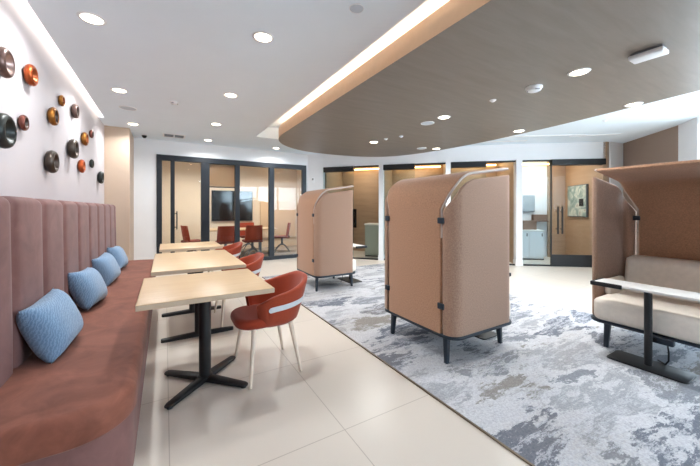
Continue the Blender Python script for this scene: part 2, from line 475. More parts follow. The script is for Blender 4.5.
# curved front: bulkhead + piers
def nrm(i):
    a = Vector(CW[max(i - 1, 0)]); b = Vector(CW[min(i + 1, len(CW) - 1)]); d = (b - a).normalized()
    return Vector((-d.y, d.x))
NR = [nrm(i) for i in range(len(CW))]
def cwo(i, off):
    return (CW[i][0] + NR[i].x * off, CW[i][1] + NR[i].y * off)
def cpt(i, t, off=0.0):
    """point at fraction t of bay i (CW[i]->CW[i+1]) pushed off outward"""
    a, b = Vector(CW[i]), Vector(CW[i + 1]); d = (b - a).normalized(); n = Vector((-d.y, d.x))
    p = a.lerp(b, t) + n * off
    return (p.x, p.y)
w = struct('wall_curved')
bm = bmesh.new()
inner = [CW[i] for i in range(1, 6)]; outer = [cwo(i, 0.14) for i in range(1, 6)]
for i in range(4):
    loop = [inner[i], inner[i + 1], outer[i + 1], outer[i]]
    loft(bm, [[(x, y, OH) for x, y in loop], [(x, y, CE) for x, y in loop]])
loop = [CW[0], CW[1], cwo(1, 0.14), (3.35, PY + 0.12)]
loft(bm, [[(x, y, 0) for x, y in loop], [(x, y, CE) for x, y in loop]])
obj('bulkhead', bm, M['wall_white'], w, smooth=False)
for i, hw in ((2, 0.055), (3, 0.055), (4, 0.065)):
    bm = bmesh.new()
    t = Vector((NR[i].y, -NR[i].x)); c = Vector(CW[i])
    loop = [c - t * hw - NR[i] * 0.02, c + t * hw - NR[i] * 0.02, c + t * hw + NR[i] * 0.16, c - t * hw + NR[i] * 0.16]
    loft(bm, [[(p.x, p.y, 0) for p in loop], [(p.x, p.y, OH + 0.02) for p in loop]])
    loop2 = [c - t * (hw + .012) - NR[i] * 0.03, c + t * (hw + .012) - NR[i] * 0.03, c + t * (hw + .012) + NR[i] * 0.165, c - t * (hw + .012) + NR[i] * 0.165]
    loft(bm, [[(p.x, p.y, 0) for p in loop2], [(p.x, p.y, 0.12) for p in loop2]])
    obj('pier', bm, M['wall_white'], w, smooth=False)

# walls towards the right: narrow brown return, white pier, taupe panel, white pier, window wall
w = struct('wall_right')
bm = bmesh.new(); wallseg(bm, (8.39, 3.03), (8.50, 2.98), 0, CE, 0.15); obj('wall_return', bm, M['brown_panel'], w, smooth=False)
bm = bmesh.new(); wallseg(bm, (8.47, 2.96), (8.95, 2.90), 0, CE, 0.15); obj('pier', bm, M['wall_white'], w, smooth=False)
bm = bmesh.new(); wallseg(bm, (8.95, 2.90), (7.85, 1.77), 0, CE, 0.15); obj('taupe_panel', bm, M['brown_panel'], w, smooth=False)
bm = bmesh.new(); wallseg(bm, (7.85, 1.77), (7.40, 1.45), 0, CE, 0.15); obj('pier', bm, M['wall_white'], w, smooth=False)
bm = bmesh.new(); box(bm, (7.4, -3.3, 2.68), (7.55, 1.45, CE)); box(bm, (7.4, -3.3, 0), (7.55, 1.45, 0.08)); obj('window_surround', bm, M['wall_white'], w, smooth=False)
w = struct('window_6')
for yy in (1.40, 0.2, -1.0, -2.2, -3.1):
    bm = bmesh.new(); box(bm, (7.42, yy - 0.03, 0.08), (7.52, yy + 0.03, 2.68)); obj('mullion', bm, M['mullion_white'], w, smooth=False)
w = struct('wall_back')
bm = bmesh.new(); box(bm, (-1.2, -3.3, 0), (3.5, -3.15, CE)); box(bm, (3.5, -3.3, 2.66), (7.55, -3.15, CE)); box(bm, (3.5, -3.3, 0), (7.55, -3.15, 1.25))
obj('wall_panel', bm, M['wall_white'], w, smooth=False)
w = struct('window_7')
for k in range(4):
    xx = 3.54 + k * 1.26
    bm = bmesh.new(); box(bm, (xx - 0.04, -3.28, 1.25), (xx + 0.04, -3.17, 2.66)); obj('mullion', bm, M['mullion_white'], w, smooth=False)

# wood soffit (dropped ceiling island)
so = [(1.745, -3.1), (1.745, 5.0), (1.76, 5.45), (1.86, 5.80), (2.06, 6.12), (2.42, 6.42), (2.85, 6.58), (3.35, 6.62), (3.9, 6.57), (4.4, 6.42), (4.78, 6.15),
      (5.02, 5.75), (5.17, 5.25), (5.27, 4.6), (5.32, 3.8), (5.29, 2.9), (5.2, 2.0), (5.03, 0.95), (4.8, -0.6), (4.4, -3.1)]
def smooth_loop(pts, it=2):
    for _ in range(it):
        out = []
        n = len(pts)
        for i in range(n):
            a, b = pts[i], pts[(i + 1) % n]
            out += [(a[0] * .75 + b[0] * .25, a[1] * .75 + b[1] * .25), (a[0] * .25 + b[0] * .75, a[1] * .25 + b[1] * .75)]
        pts = out
    return pts
so_s = smooth_loop(so, 2)
root = struct('ceiling_soffit')
bm = bmesh.new()
n = len(so_s)
bm.faces.new([bm.verts.new((x, y, SZ)) for x, y in so_s])
obj('soffit_panel', bm, M['soffit'], root, smooth=False)
bm = bmesh.new()
loft(bm, [[(x, y, SZ) for x, y in so_s], [(x, y, CE - 0.002) for x, y in so_s]], caps=False)
bm.faces.new([bm.verts.new((x, y, CE - 0.002)) for x, y in so_s])
obj('soffit_fascia', bm, M['fascia'], root, smooth=True, angle=50)

# LED strips that light slot and wall cove
bm = bmesh.new(); box(bm, (2.16, -3.0, CE + 0.006), (2.22, 6.0, CE + 0.028), 0.004)
o = obj('led_strip', bm, M['led_warm']); tag(o, 'warm light strip hidden in the ceiling slot beside the wood soffit', 'light strip')
bm = bmesh.new(); box(bm, (-0.87, -3.1, CE + 0.075), (-0.853, 6.38, CE + 0.10), 0.004)
o = obj('led_strip', bm, M['led_warmw']); tag(o, 'warm light strip hidden in the cove above the bowl wall', 'light strip')

# carpet
rug = thing('carpet', 'large blue grey and white abstract carpet laid into the tile floor under the pods', 'carpet', (0, 0, 0))
bm = bmesh.new(); box(bm, (1.60, -2.9, 0.0), (4.52, 5.95, 0.008)); obj('pile', bm, M['carpet'], rug, smooth=False)
bm = bmesh.new(); box(bm, (1.588, -2.9, 0.0), (1.60, 5.95, 0.010)); obj('edge_trim', bm, M['bronze_trim'], rug, smooth=False)

# ------------------------------------------------------------------ meeting room behind partition
bm = bmesh.new(); box(bm, (-0.6, 10.5, 0), (4.2, 10.62, CE)); st(obj('wall_meeting_back', bm, M['cream_wall'], smooth=False))
bm = bmesh.new(); box(bm, (-0.72, PY + 0.12, 0), (-0.6, 10.62, CE)); st(obj('wall_meeting_left', bm, M['cream_wall'], smooth=False))
bm = bmesh.new(); box(bm, (4.05, PY + 0.42, 0), (4.17, 10.5, CE)); st(obj('wall_meeting_right', bm, M['cream_wall'], smooth=False))
bm = bmesh.new(); box(bm, (-0.6, PY + 0.3, -0.003), (4.05, 10.5, 0.003)); st(obj('floor_meeting_room', bm, plain('grey_tile_carpet', (150, 140, 130), 0.95, var=0.1, scale=60), smooth=False))

P = struct('window_1')
ft, fb = PY - 0.03, PY + 0.07
bm = bmesh.new(); box(bm, (-0.157, ft, 2.36), (3.3, fb, 2.48), 0.004); obj('frame_header', bm, M['frame'], P, smooth=False)
bm = bmesh.new(); box(bm, (-0.157, ft, 0.0), (3.3, fb, 0.09), 0.004); obj('frame_sill', bm, M['frame'], P, smooth=False)
for a, b in ((-0.157, -0.056), (0.104, 0.185), (0.711, 0.89), (1.456, 1.565), (2.285, 2.415), (3.19, 3.3)):
    bm = bmesh.new(); box(bm, (a, ft, 0.09), (b, fb, 2.36), 0.004); obj('mullion', bm, M['frame'], P, smooth=False)
for a, b in ((-0.056, 0.104), (0.185, 0.711), (0.89, 1.456), (1.565, 2.285), (2.415, 3.19)):
    bm = bmesh.new(); box(bm, (a, PY + 0.015, 0.09), (b, PY + 0.025, 2.36)); obj('glass_pane', bm, M['glass'], P, smooth=False)
# pull handle on the sliding leaf
bm = bmesh.new()
tube(bm, [(0.225, ft - 0.05, 0.85), (0.225, ft - 0.05, 1.25)], 0.012, 10); tube(bm, [(0.225, ft - 0.05, 0.9), (0.17, ft + 0.02, 0.9)], 0.008, 8); tube(bm, [(0.225, ft - 0.05, 1.2), (0.17, ft + 0.02, 1.2)], 0.008, 8)
obj('pull_handle', bm, M['frame'], P)

t = thing('roller_blind', 'tan fabric roller blind half lowered inside the meeting room glass', 'blind', (1.17, PY + 0.10, 2.36))
bm = bmesh.new(); box(bm, (-0.30, 0.0, -0.53), (0.30, 0.006, 0.0)); obj('fabric', bm, M['blind_cloth'], t, smooth=False)
bm = bmesh.new(); tube(bm, [(-0.31, 0.03, -0.02), (0.31, 0.03, -0.02)], 0.028, 14); obj('roller', bm, M['blind'], t)
bm = bmesh.new(); box(bm, (-0.30, -0.006, -0.55), (0.30, 0.012, -0.525), 0.004); obj('hem_bar', bm, M['frame'], t, smooth=False)

t = thing('wall_television', 'black flat television on the back wall of the meeting room', 'television', (1.86, 10.5, 0.92))
bm = bmesh.new(); box(bm, (-0.62, -0.06, 0.0), (0.62, -0.01, 0.96), 0.008); obj('casing', bm, M['frame'], t)
bm = bmesh.new(); box(bm, (-0.60, -0.064, 0.02), (0.60, -0.058, 0.94)); obj('display', bm, M['screen'], t, smooth=False)
bm = bmesh.new(); box(bm, (-0.2, -0.012, 0.3), (0.2, 0.0, 0.7)); obj('wall_bracket', bm, M['black_metal'], t, smooth=False)

t = thing('acoustic_panel', 'cream fabric panel on the meeting room back wall right of the television', 'wall panel', (3.35, 10.5, 0.32))
bm = bmesh.new(); box(bm, (-0.62, -0.07, 0.0), (0.62, -0.008, 1.24), 0.02, 3); obj('panel', bm, M['blind'], t)
bm = bmesh.new(); box(bm, (-0.62, -0.008, 0.0), (0.62, 0.0, 1.24)); obj('backing', bm, M['cream_wall'], t, smooth=False)

t = thing('conference_table', 'long pale topped meeting table behind the glass partition', 'table', (1.85, 9.2, 0))
bm = bmesh.new(); slab(bm, rrect(1.9, 0.95, 0.12), 0.715, 0.745, 0.006, 2); obj('tabletop', bm, M['maple'], t)
for sx in (-0.55, 0.55):
    bm = bmesh.new(); tube(bm, [(sx, 0, 0.02), (sx, 0, 0.715)], 0.045); lathe(bm, [(0.26, 0.006), (0.26, 0.02), (0.06, 0.035)], 28, Matrix.Translation((sx, 0, 0))); obj('pedestal', bm, M['grey_chair'], t)

def meeting_chair(loc, rz, label):
    t = thing('meeting_chair', label, 'chair', loc, rz, 'meeting room chairs')
    bm = bmesh.new(); slab(bm, rrect(0.46, 0.48, 0.08), 0.42, 0.48, 0.022, 3); obj('seat', bm, M['maroon'], t)
    bm = bmesh.new()
    rings = []
    for k in range(9):
        v = k / 8; z = 0.47 + 0.40 * v; x = -0.20 - 0.07 * v
        w_ = 0.23 - 0.02 * v
        rings.append([(x + 0.05 * (abs(yy) / 0.23) ** 2 + dx, yy * (w_ / 0.23), z) for yy, dx in ((-0.23, 0), (-0.12, 0), (0, 0), (0.12, 0), (0.23, 0), (0.23, 0.035), (0.12, 0.035), (0, 0.035), (-0.12, 0.035), (-0.23, 0.035))])
    loft(bm, rings); obj('backrest', bm, M['rust_dark'], t)
    bm = bmesh.new(); tube(bm, [(0, 0, 0.2), (0, 0, 0.42)], [0.03, 0.035]); obj('column', bm, M['grey_chair'], t)
    for k in range(4):
        a = pi / 4 + k * pi / 2
        bm = bmesh.new(); tube(bm, [(0.02 * cos(a), 0.02 * sin(a), 0.24), (0.15 * cos(a), 0.15 * sin(a), 0.17), (0.31 * cos(a), 0.31 * sin(a), 0.012)], [0.018, 0.016, 0.011], 10); obj('leg', bm, M['grey_chair'], t)
    return t
mc = meeting_chair((1.34, 8.52, 0), pi / 2, 'rust meeting chair below the roller blind, back towards the glass')
dup(mc, (2.02, 8.52, 0), pi / 2, 'rust meeting chair right of the centre mullion, back towards the glass')
dup(mc, (2.22, 9.88, 0), -pi / 2, 'rust meeting chair on the far side of the meeting table')
dup(mc, (0.62, 9.15, 0), 0.25, 'rust meeting chair at the left end of the meeting table, side on')
dup(mc, (3.08, 9.25, 0), pi - 0.3, 'rust swivel meeting chair at the right end of the meeting table, side on')

# ------------------------------------------------------------------ small rooms behind the curved front
RD = 1.55
bk = [cwo(i, RD) for i in range(1, 6)]
for i in range(4):
    bm = bmesh.new(); wallseg(bm, bk[i], bk[i + 1], 0, CE, 0.1)
    st(obj('wall_room_back', bm, M['tan_wall'] if i < 3 else M['wall_white'], smooth=False))
for i in range(1, 6):
    a = Vector(cwo(i, 0.16)); b = Vector(cwo(i, RD))
    d = (b - a).normalized(); p = Vector((-d.y, d.x)) * 0.04
    if i == 5: a = a + d * -0.16
    bm = bmesh.new(); loop = [a - p, b - p, b + p, a + p]
    loft(bm, [[(q.x, q.y, 0) for q in loop], [(q.x, q.y, CE) for q in loop]])
    st(obj('wall_room_side', bm, M['tan_wall'], smooth=False))
bm = bmesh.new(); wallseg(bm, cpt(4, 0.73, RD - 0.06), cpt(4, 1.0, RD - 0.06), 0, CE, 0.05); st(obj('wall_room_timber', bm, M['tan_wall'], smooth=False))

def bay(i, name, hdr, split):
    """glazed bay i: fixed pane + sliding door, black track header over the range hdr"""
    a, b = Vector(CW[i]), Vector(CW[i + 1]); L = (b - a).length
    ang = math.atan2((b - a).y, (b - a).x)
    r = struct(name, (a.x, a.y, 0), ang)      # local x along bay, +y outward into the room
    e0, e1 = (0.0 if i == 1 else 0.06), L - (0.06 if i < 4 else 0.0)
    bm = bmesh.new(); box(bm, (e0, 0.02, OH - 0.035), (e1, 0.08, OH)); obj('top_rail', bm, M['black_metal'], r, smooth=False)
    bm = bmesh.new(); box(bm, (e0 + (e1 - e0) * hdr[0], -0.03, OH - 0.135), (e0 + (e1 - e0) * hdr[1], 0.10, OH - 0.002), 0.004); obj('track_header', bm, M['black_metal'], r, smooth=False)
    bm = bmesh.new(); box(bm, (e0, 0.02, 0), (e1, 0.08, 0.03)); obj('bottom_rail', bm, M['black_metal'], r, smooth=False)
    for (s0, s1, off, mt) in ((0.0, split, 0.03, M['glass_cool']), (split, 1.0, 0.055, M['glass_door'])):
        bm = bmesh.new(); box(bm, (e0 + (e1 - e0) * s0, off, 0.03), (e0 + (e1 - e0) * s1, off + 0.01, OH - 0.03)); obj('glass_pane', bm, mt, r, smooth=False)
    return r, e0, e1
bay(1, 'window_2', (0.02, 0.56), 0.56)
bay(2, 'window_3', (0.0, 0.52), 0.52)
bay(3, 'window_4', (0.0, 0.55), 0.55)
r, e0, e1 = bay(4, 'window_5', (0.36, 1.0), 0.36)
d = struct('door_1', tuple(r.location), r.rotation_euler.z)
x0 = e0 + (e1 - e0) * 0.36
bm = bmesh.new(); box(bm, (x0, -0.005, 0.03), (e1, 0.025, 0.27), 0.003); obj('kick_rail', bm, M['black_metal'], d, smooth=False)
bm = bmesh.new(); box(bm, (x0 - 0.012, -0.005, 0.03), (x0 + 0.012, 0.025, OH - 0.13), 0.002); obj('edge_stile', bm, M['black_metal'], d, smooth=False)
for k in (0.10, 0.19):
    bm = bmesh.new(); box(bm, (x0 + k, -0.06, 0.74), (x0 + k + 0.032, -0.035, 1.36), 0.006)
    box(bm, (x0 + k + 0.008, -0.04, 0.84), (x0 + k + 0.024, 0.035, 0.86)); box(bm, (x0 + k + 0.008, -0.04, 1.24), (x0 + k + 0.024, 0.035, 1.26))
    obj('pull_handle', bm, M['black_metal'], d, smooth=False)

# contents of the small rooms
def bayloc(i, t, off): p = cpt(i, t, off); return (p[0], p[1], 0)
def bayang(i): a, b = Vector(CW[i]), Vector(CW[i + 1]); return math.atan2((b - a).y, (b - a).x)

t = thing('storage_cabinet', 'sage green cabinet with white top inside the first glazed room', 'cabinet', bayloc(1, 0.80, 0.75), bayang(1))
bm = bmesh.new(); box(bm, (-0.24, -0.25, 0.03), (0.24, 0.25, 0.86), 0.006); obj('carcass', bm, M['sage'], t, smooth=False)
bm = bmesh.new(); box(bm, (-0.255, -0.27, 0.86), (0.255, 0.27, 0.90), 0.006); obj('countertop', bm, M['table_white'], t, smooth=False)
bm = bmesh.new(); box(bm, (-0.23, -0.265, 0.07), (0.23, -0.25, 0.84), 0.004); o = obj('door', bm, M['sage'], t, smooth=False)
bm = bmesh.new(); box(bm, (0.19, -0.285, 0.55), (0.205, -0.262, 0.70), 0.004); obj('handle', bm, M['black_metal'], o)
bm = bmesh.new(); box(bm, (-0.24, -0.23, 0.0), (0.24, 0.23, 0.03)); obj('plinth', bm, M['black_metal'], t, smooth=False)

t = thing('wall_monitor', 'black monitor on the wall of the first glazed room, seen past the far pod', 'monitor', bayloc(1, 0.10, RD), bayang(1))
bm = bmesh.new(); box(bm, (-0.33, -0.07, 0.72), (0.33, -0.03, 1.30), 0.006); obj('casing', bm, M['screen'], t, smooth=False)
bm = bmesh.new(); box(bm, (-0.1, -0.035, 0.9), (0.1, 0.0, 1.1)); obj('wall_bracket', bm, M['black_metal'], t, smooth=False)

t = thing('credenza', 'white credenza inside the glazed room beside the sliding door', 'cabinet', bayloc(4, 0.36, 1.15), bayang(4))
bm = bmesh.new(); box(bm, (-0.42, -0.22, 0.03), (0.30, 0.22, 0.72), 0.006); obj('carcass', bm, M['wall_white'], t, smooth=False)
bm = bmesh.new(); box(bm, (-0.44, -0.24, 0.72), (0.32, 0.24, 0.76), 0.006); obj('countertop', bm, M['table_white'], t, smooth=False)
for k in (-0.23, 0.13):
    bm = bmesh.new(); box(bm, (k - 0.165, -0.232, 0.07), (k + 0.165, -0.22, 0.70), 0.004); o = obj('door', bm, M['white_plastic'], t, smooth=False)
    bm = bmesh.new(); box(bm, (k + 0.12, -0.25, 0.6), (k + 0.135, -0.228, 0.68), 0.003); obj('handle', bm, M['black_metal'], o)
bm = bmesh.new(); box(bm, (-0.40, -0.2, 0.0), (0.32, 0.2, 0.03)); obj('plinth', bm, M['black_metal'], t, smooth=False)

p = bayloc(4, 0.36, 1.2)
t = thing('storage_box', 'brown box on the white credenza below the framed print', 'box', (p[0], p[1], 0.76), bayang(4))
bm = bmesh.new(); box(bm, (-0.2, -0.13, 0), (0.2, 0.13, 0.2), 0.008); obj('body', bm, M['brown_box'], t)
bm = bmesh.new(); box(bm, (-0.205, -0.135, 0.19), (0.205, 0.135, 0.235), 0.008); obj('lid', bm, M['brown_box'], t)

p = bayloc(4, 0.60, RD)
t = thing('wall_shelf', 'small brown wall shelf behind the edge of the sliding glass door', 'shelf', (p[0], p[1], 0.96), bayang(4))
bm = bmesh.new(); box(bm, (-0.2, -0.2, 0), (0.2, 0, 0.03), 0.003); obj('shelf_board', bm, M['brown_box'], t, smooth=False)
bm = bmesh.new(); box(bm, (-0.17, -0.18, 0.03), (0.17, -0.02, 0.19), 0.006); obj('cubby', bm, M['brown_box'], t, smooth=False)

p = bayloc(4, 0.44, RD)
t = thing('framed_print', 'grey framed print on the white wall above the credenza', 'picture', (p[0], p[1], 1.22), bayang(4))
bm = bmesh.new(); box(bm, (-0.20, -0.035, 0), (0.20, 0, 0.45), 0.004); obj('frame', bm, M['grey_chair'], t, smooth=False)
bm = bmesh.new(); box(bm, (-0.18, -0.039, 0.02), (0.18, -0.034, 0.43)); obj('print', bm, M['grey_print'], t, smooth=False)

# painting on the side partition seen through the sliding door
a = Vector(cwo(5, 0.0)); n5 = NR[5]
ang5 = math.atan2(n5.y, n5.x)
pp = a + n5 * 0.92
t = thing('framed_painting', 'green grey abstract painting on the timber wall behind the sliding glass door', 'picture', (pp.x, pp.y, 1.10), ang5)
bm = bmesh.new(); box(bm, (-0.40, 0.042, 0), (0.40, 0.085, 0.80), 0.004); obj('frame', bm, M['grey_chair'], t, smooth=False)
bm = bmesh.new(); box(bm, (-0.38, 0.084, 0.02), (0.38, 0.09, 0.78)); obj('canvas', bm, M['canvas'], t, smooth=False)
bm = bmesh.new(); box(bm, (-0.29, 0.090, 0.27), (-0.12, 0.093, 0.45)); obj('painted_block', bm, M['black_metal'], t, smooth=False)

# thermostat plate on the white wall
c = Vector(CW[0]).lerp(Vector(CW[1]), 0.35); a01 = math.atan2(CW[1][1] - CW[0][1], CW[1][0] - CW[0][0])
t = thing('wall_thermostat', 'small white thermostat on the white wall right of the black framed glass', 'thermostat', (c.x, c.y, 2.0), a01)
bm = bmesh.new(); box(bm, (-0.045, -0.02, 0), (0.045, 0, 0.16), 0.006); obj('housing', bm, M['white_plastic'], t)
bm = bmesh.new(); box(bm, (-0.025, -0.023, 0.08), (0.025, -0.019, 0.13), 0.001); obj('display', bm, M['grey_grille'], t)

# ------------------------------------------------------------------ banquette
B0, B1 = 1.70, 6.33
t = thing('banquette_bench', 'long mauve velvet banquette with a tall channelled back along the left wall', 'bench', (-0.5, 4.0, 0))
def bench_outline(o, R=0.24):
    x0, x1, y0, y1 = -0.93 + 0.005, -0.125 - o, B0 + o, B1
    pts = [(x0, y1), (x0, y0)]
    r = R - o
    for k in range(13):
        a = -pi / 2 + (pi / 2) * k / 12
        pts.append((x1 - r + r * cos(a), y0 + r + r * sin(a)))
    pts.append((x1, y1))
    return [(x + 0.5, y - 4.0) for x, y in pts]
def rings_slab(bm, fn, levels):
    loft(bm, [[(x, y, z) for x, y in fn(o)] for z, o in levels])
bm = bmesh.new(); rings_slab(bm, bench_outline, [(0.0, 0.012), (0.30, 0.012)]); obj('base', bm, M['bench_back'], t, angle=60)
lv = [(0.295, 0.008), (0.305, 0.0), (0.385, 0.0)] + [(0.385 + 0.05 * sin(a), 0.05 * (1 - cos(a))) for a in [pi / 2 * k / 6 for k in range(1, 7)]] + [(0.440, 0.16), (0.442, 0.23)]
bm = bmesh.new(); rings_slab(bm, bench_outline, lv); obj('seat', bm, M['bench'], t, angle=60)
bm = bmesh.new()
rings = []
edges = [B0] + [2.34 + 0.484 * k for k in range(-1, 9) if B0 + 0.1 < 2.34 + 0.484 * k < B1 - 0.1] + [B1]
for i in range(len(edges) - 1):
    for k in range(0 if i == 0 else 1, 15):
        u = k / 14; y = edges[i] + (edges[i + 1] - edges[i]) * u
        bul = (1 - abs(2 * u - 1) ** 7) ** 0.6
        zt = 1.350 + 0.022 * bul; xf = -0.712 + 0.022 * bul; xb = WX + 0.004
        r_ = 0.05
        ring = [(xb, 0.40), (xf + 0.012 * (bul), 0.40), (xf + 0.012 * bul, 0.62)]
        for q in range(7):
            a = (pi / 2) * q / 6
            ring.append((xf - r_ + r_ * cos(a) - 0.0, zt - r_ + r_ * sin(a)))
        ring += [(xb + 0.02, zt), (xb, zt - 0.02)]
        rings.append([(x + 0.5, y - 4.0, z) for x, z in ring])
loft(bm, rings); obj('backrest', bm, M['bench_back'], t, angle=60)

# pillows
def pillow_mesh():
    bm = bmesh.new(); n = 22; SX, SY = 0.172, 0.235
    top, bot = {}, {}
    for i in range(n + 1):
        for j in range(n + 1):
            u, v = 2 * i / n - 1, 2 * j / n - 1
            pin = 1 - 0.10 * (1 - abs(u) ** 2) * (abs(v) ** 3) ; pin2 = 1 - 0.10 * (1 - abs(v) ** 2) * (abs(u) ** 3)
            h = 0.098 * ((1 - abs(u) ** 3.0) * (1 - abs(v) ** 3.0)) ** 0.46
            x, y = u * SX * pin2, v * SY * pin
            top[i, j] = bm.verts.new((x, y, h))
            bot[i, j] = top[i, j] if (i in (0, n) or j in (0, n)) else bm.verts.new((x, y, -h * 0.9))
    for i in range(n):
        for j in range(n):
            bm.faces.new((top[i, j], top[i + 1, j], top[i + 1, j + 1], top[i, j + 1]))
            f = (bot[i, j], bot[i, j + 1], bot[i + 1, j + 1], bot[i + 1, j])
            if len(set(f)) == 4:
                try: bm.faces.new(f)
                except ValueError: pass
    return bm
pil = obj('throw_pillow', pillow_mesh(), M['pillow'], smooth=True, angle=80)
def set_pillow(o, y, label, yaw, roll, x=-0.588, z=0.607):
    o.rotation_mode = 'QUATERNION'
    q = Matrix.Rotation(yaw, 3, 'Z') @ Matrix.Rotation(radians(68), 3, 'Y') @ Matrix.Rotation(roll, 3, 'Z')
    o.rotation_quaternion = q.to_quaternion(); o.location = (x, y, z)
    tag(o, label, 'pillow', 'blue pillows on the banquette')
set_pillow(pil, 2.555, 'blue woven pillow on the banquette, nearest of the four', radians(-5), radians(3))
for y, lb, yaw, roll in ((3.56, 'blue woven pillow on the banquette, second of the row from the near end', -4, -4), (4.55, 'blue woven pillow on the banquette, third of the row from the near end', -7, 3), (5.52, 'blue woven pillow at the far end of the banquette by the beige column', -3, -3)):
    o = pil.copy(); COL.objects.link(o); set_pillow(o, y, lb, radians(yaw), radians(roll))

# wall bowls
def bowl(y, z, dia, shell, lining, label):
    r = dia / 2
    t = thing('wall_bowl', label, 'wall bowl', (WX, y, z), 0, 'metal bowls on the left wall')
    mt = Matrix.Rotation(pi / 2, 4, 'Y')
    bm = bmesh.new()
    pr = [(0.30 * r, 0.0), (0.62 * r, 0.04 * r), (0.86 * r, 0.15 * r), (0.97 * r, 0.30 * r), (1.0 * r, 0.42 * r), (0.97 * r, 0.56 * r), (0.89 * r, 0.67 * r), (0.80 * r, 0.72 * r), (0.72 * r, 0.71 * r), (0.66 * r, 0.65 * r)]
    lathe(bm, pr, 36, mt); obj('shell', bm, shell, t, angle=70)
    bm = bmesh.new()
    pr = [(0.67 * r, 0.67 * r), (0.62 * r, 0.58 * r), (0.52 * r, 0.42 * r), (0.36 * r, 0.29 * r), (0.15 * r, 0.22 * r), (0.02 * r, 0.215 * r)]
    lathe(bm, pr, 36, mt); 
    for f in [f for f in bm.faces if len(f.verts) > 8 and max(v.co.x for v in f.verts) > 0.6 * r]: bm.faces.remove(f)
    # drop the front cap only so the hollow stays open
    obj('lining', bm, lining, t, angle=70)
    for o in t.children:
        if o.name.startswith('shell'):
            me = o.data; b2 = bmesh.new(); b2.from_mesh(me)
            for f in [f for f in b2.faces if len(f.verts) > 8 and max(v.co.x for v in f.verts) > 0.5 * r]: b2.faces.remove(f)
            b2.to_mesh(me); b2.free()
    return t
for (y, z, dm, s_, l_, lb) in [
    (2.861, 2.243, 0.192, 'pinkmetal', 'bowl_rosy', 'rosy pewter bowl with pale hollow, at the top left edge of the bowl wall'),
    (3.352, 2.342, 0.165, 'copper', 'bowl_copper', 'large orange copper bowl high on the wall, left of the others'),
    (4.236, 2.407, 0.115, 'gold', 'bowl_copper', 'small golden bowl near the ceiling, left of the dark rosy one'),
    (4.746, 2.438, 0.165, 'pinkmetal', 'bowl_dark', 'dark rosy bowl topmost on the wall, right of the small golden bowl'),
    (3.912, 2.165, 0.17, 'gold', 'bowl_dark', 'copper gold bowl just below the small golden bowl'),
    (3.239, 1.943, 0.118, 'darkred', 'bowl_dark', 'small dark bronze bowl right of the big slate one'),
    (2.829, 1.797, 0.225, 'slategreen', 'slategreen', 'big dark slate bowl cut by the left edge of the view'),
    (5.726, 2.375, 0.12, 'darkred', 'bowl_dark', 'small dark red bowl high near the far end of the wall'),
    (5.239, 2.212, 0.175, 'gold', 'bowl_copper', 'gold bowl left of and below the small dark red bowl'),
    (4.596, 1.976, 0.22, 'gunmetal', 'bowl_dark', 'large dark gold bowl in the middle of the far group'),
    (5.064, 1.836, 0.17, 'copper', 'bowl_copper', 'copper bowl low on the wall, right of the dark gunmetal bowls'),
    (5.744, 1.953, 0.125, 'slategreen', 'bowl_dark', 'small black bowl just right of the low copper bowl'),
    (3.836, 1.732, 0.21, 'gunmetal', 'bowl_dark', 'large dark bowl with golden rim, lowest above the bench back'),
    (6.382, 1.810, 0.2, 'slategreen', 'slategreen', 'black bowl farthest along the wall, next to the beige column')]:
    bowl(y, z, dm, M[s_], M[l_], lb)

# ------------------------------------------------------------------ cafe tables
def x_table():
    t = thing('cafe_table', 'nearest pale maple cafe table on a black crossed base', 'table', (0.26, 2.58, 0), 0, 'cafe tables along the banquette')
    bm = bmesh.new(); box(bm, (-0.405, -0.415, 0.708), (0.405, 0.415, 0.743), 0.003, 2); o = obj('tabletop', bm, M['maple'], t)
    bm = bmesh.new()
    lo = rrect(0.814, 0.834, 0.004, 2); li = rrect(0.806, 0.826, 0.003, 2)
    loft(bm, [[(x, y, 0.711) for x, y in lo], [(x, y, 0.740) for x, y in lo]], caps=False); obj('edge_band', bm, M['maple_edge'], o, smooth=False)
    bm = bmesh.new(); tube(bm, [(0, 0, 0.03), (0, 0, 0.69)], 0.042, 24); lathe(bm, [(0.055, 0.03), (0.055, 0.05), (0.042, 0.055)], 24); obj('column', bm, M['black_metal'], t)
    bm = bmesh.new(); box(bm, (-0.2, -0.2, 0.695), (0.2, 0.2, 0.708), 0.004); obj('mounting_plate', bm, M['black_metal'], t, smooth=False)
    for k in range(4):
        mt = Matrix.Rotation(pi / 4 + k * pi / 2, 4, 'Z')
        bm = bmesh.new()
        rings = []
        for x, hw, z0, z1 in ((0.0, 0.032, 0.012, 0.052), (0.1, 0.031, 0.012, 0.048), (0.33, 0.028, 0.012, 0.034), (0.352, 0.022, 0.013, 0.03), (0.36, 0.010, 0.015, 0.026)):
            rings.append([mt @ Vector((x, yy, zz)) for yy, zz in ((-hw, z0), (hw, z0), (hw, z1 - 0.006), (hw * 0.7, z1), (-hw * 0.7, z1), (-hw, z1 - 0.006))])
        loft(bm, rings); o = obj('foot', bm, M['black_metal'], t)
        bm = bmesh.new(); lathe(bm, [(0.018, 0.0), (0.018, 0.013)], 14, mt @ Matrix.Translation((0.33, 0, 0))); obj('glide', bm, M['rubber'], o)
    return t
x1 = x_table()
dup(x1, (0.34, 5.40, 0), 0, 'farthest pale maple cafe table, close to the glass partition')
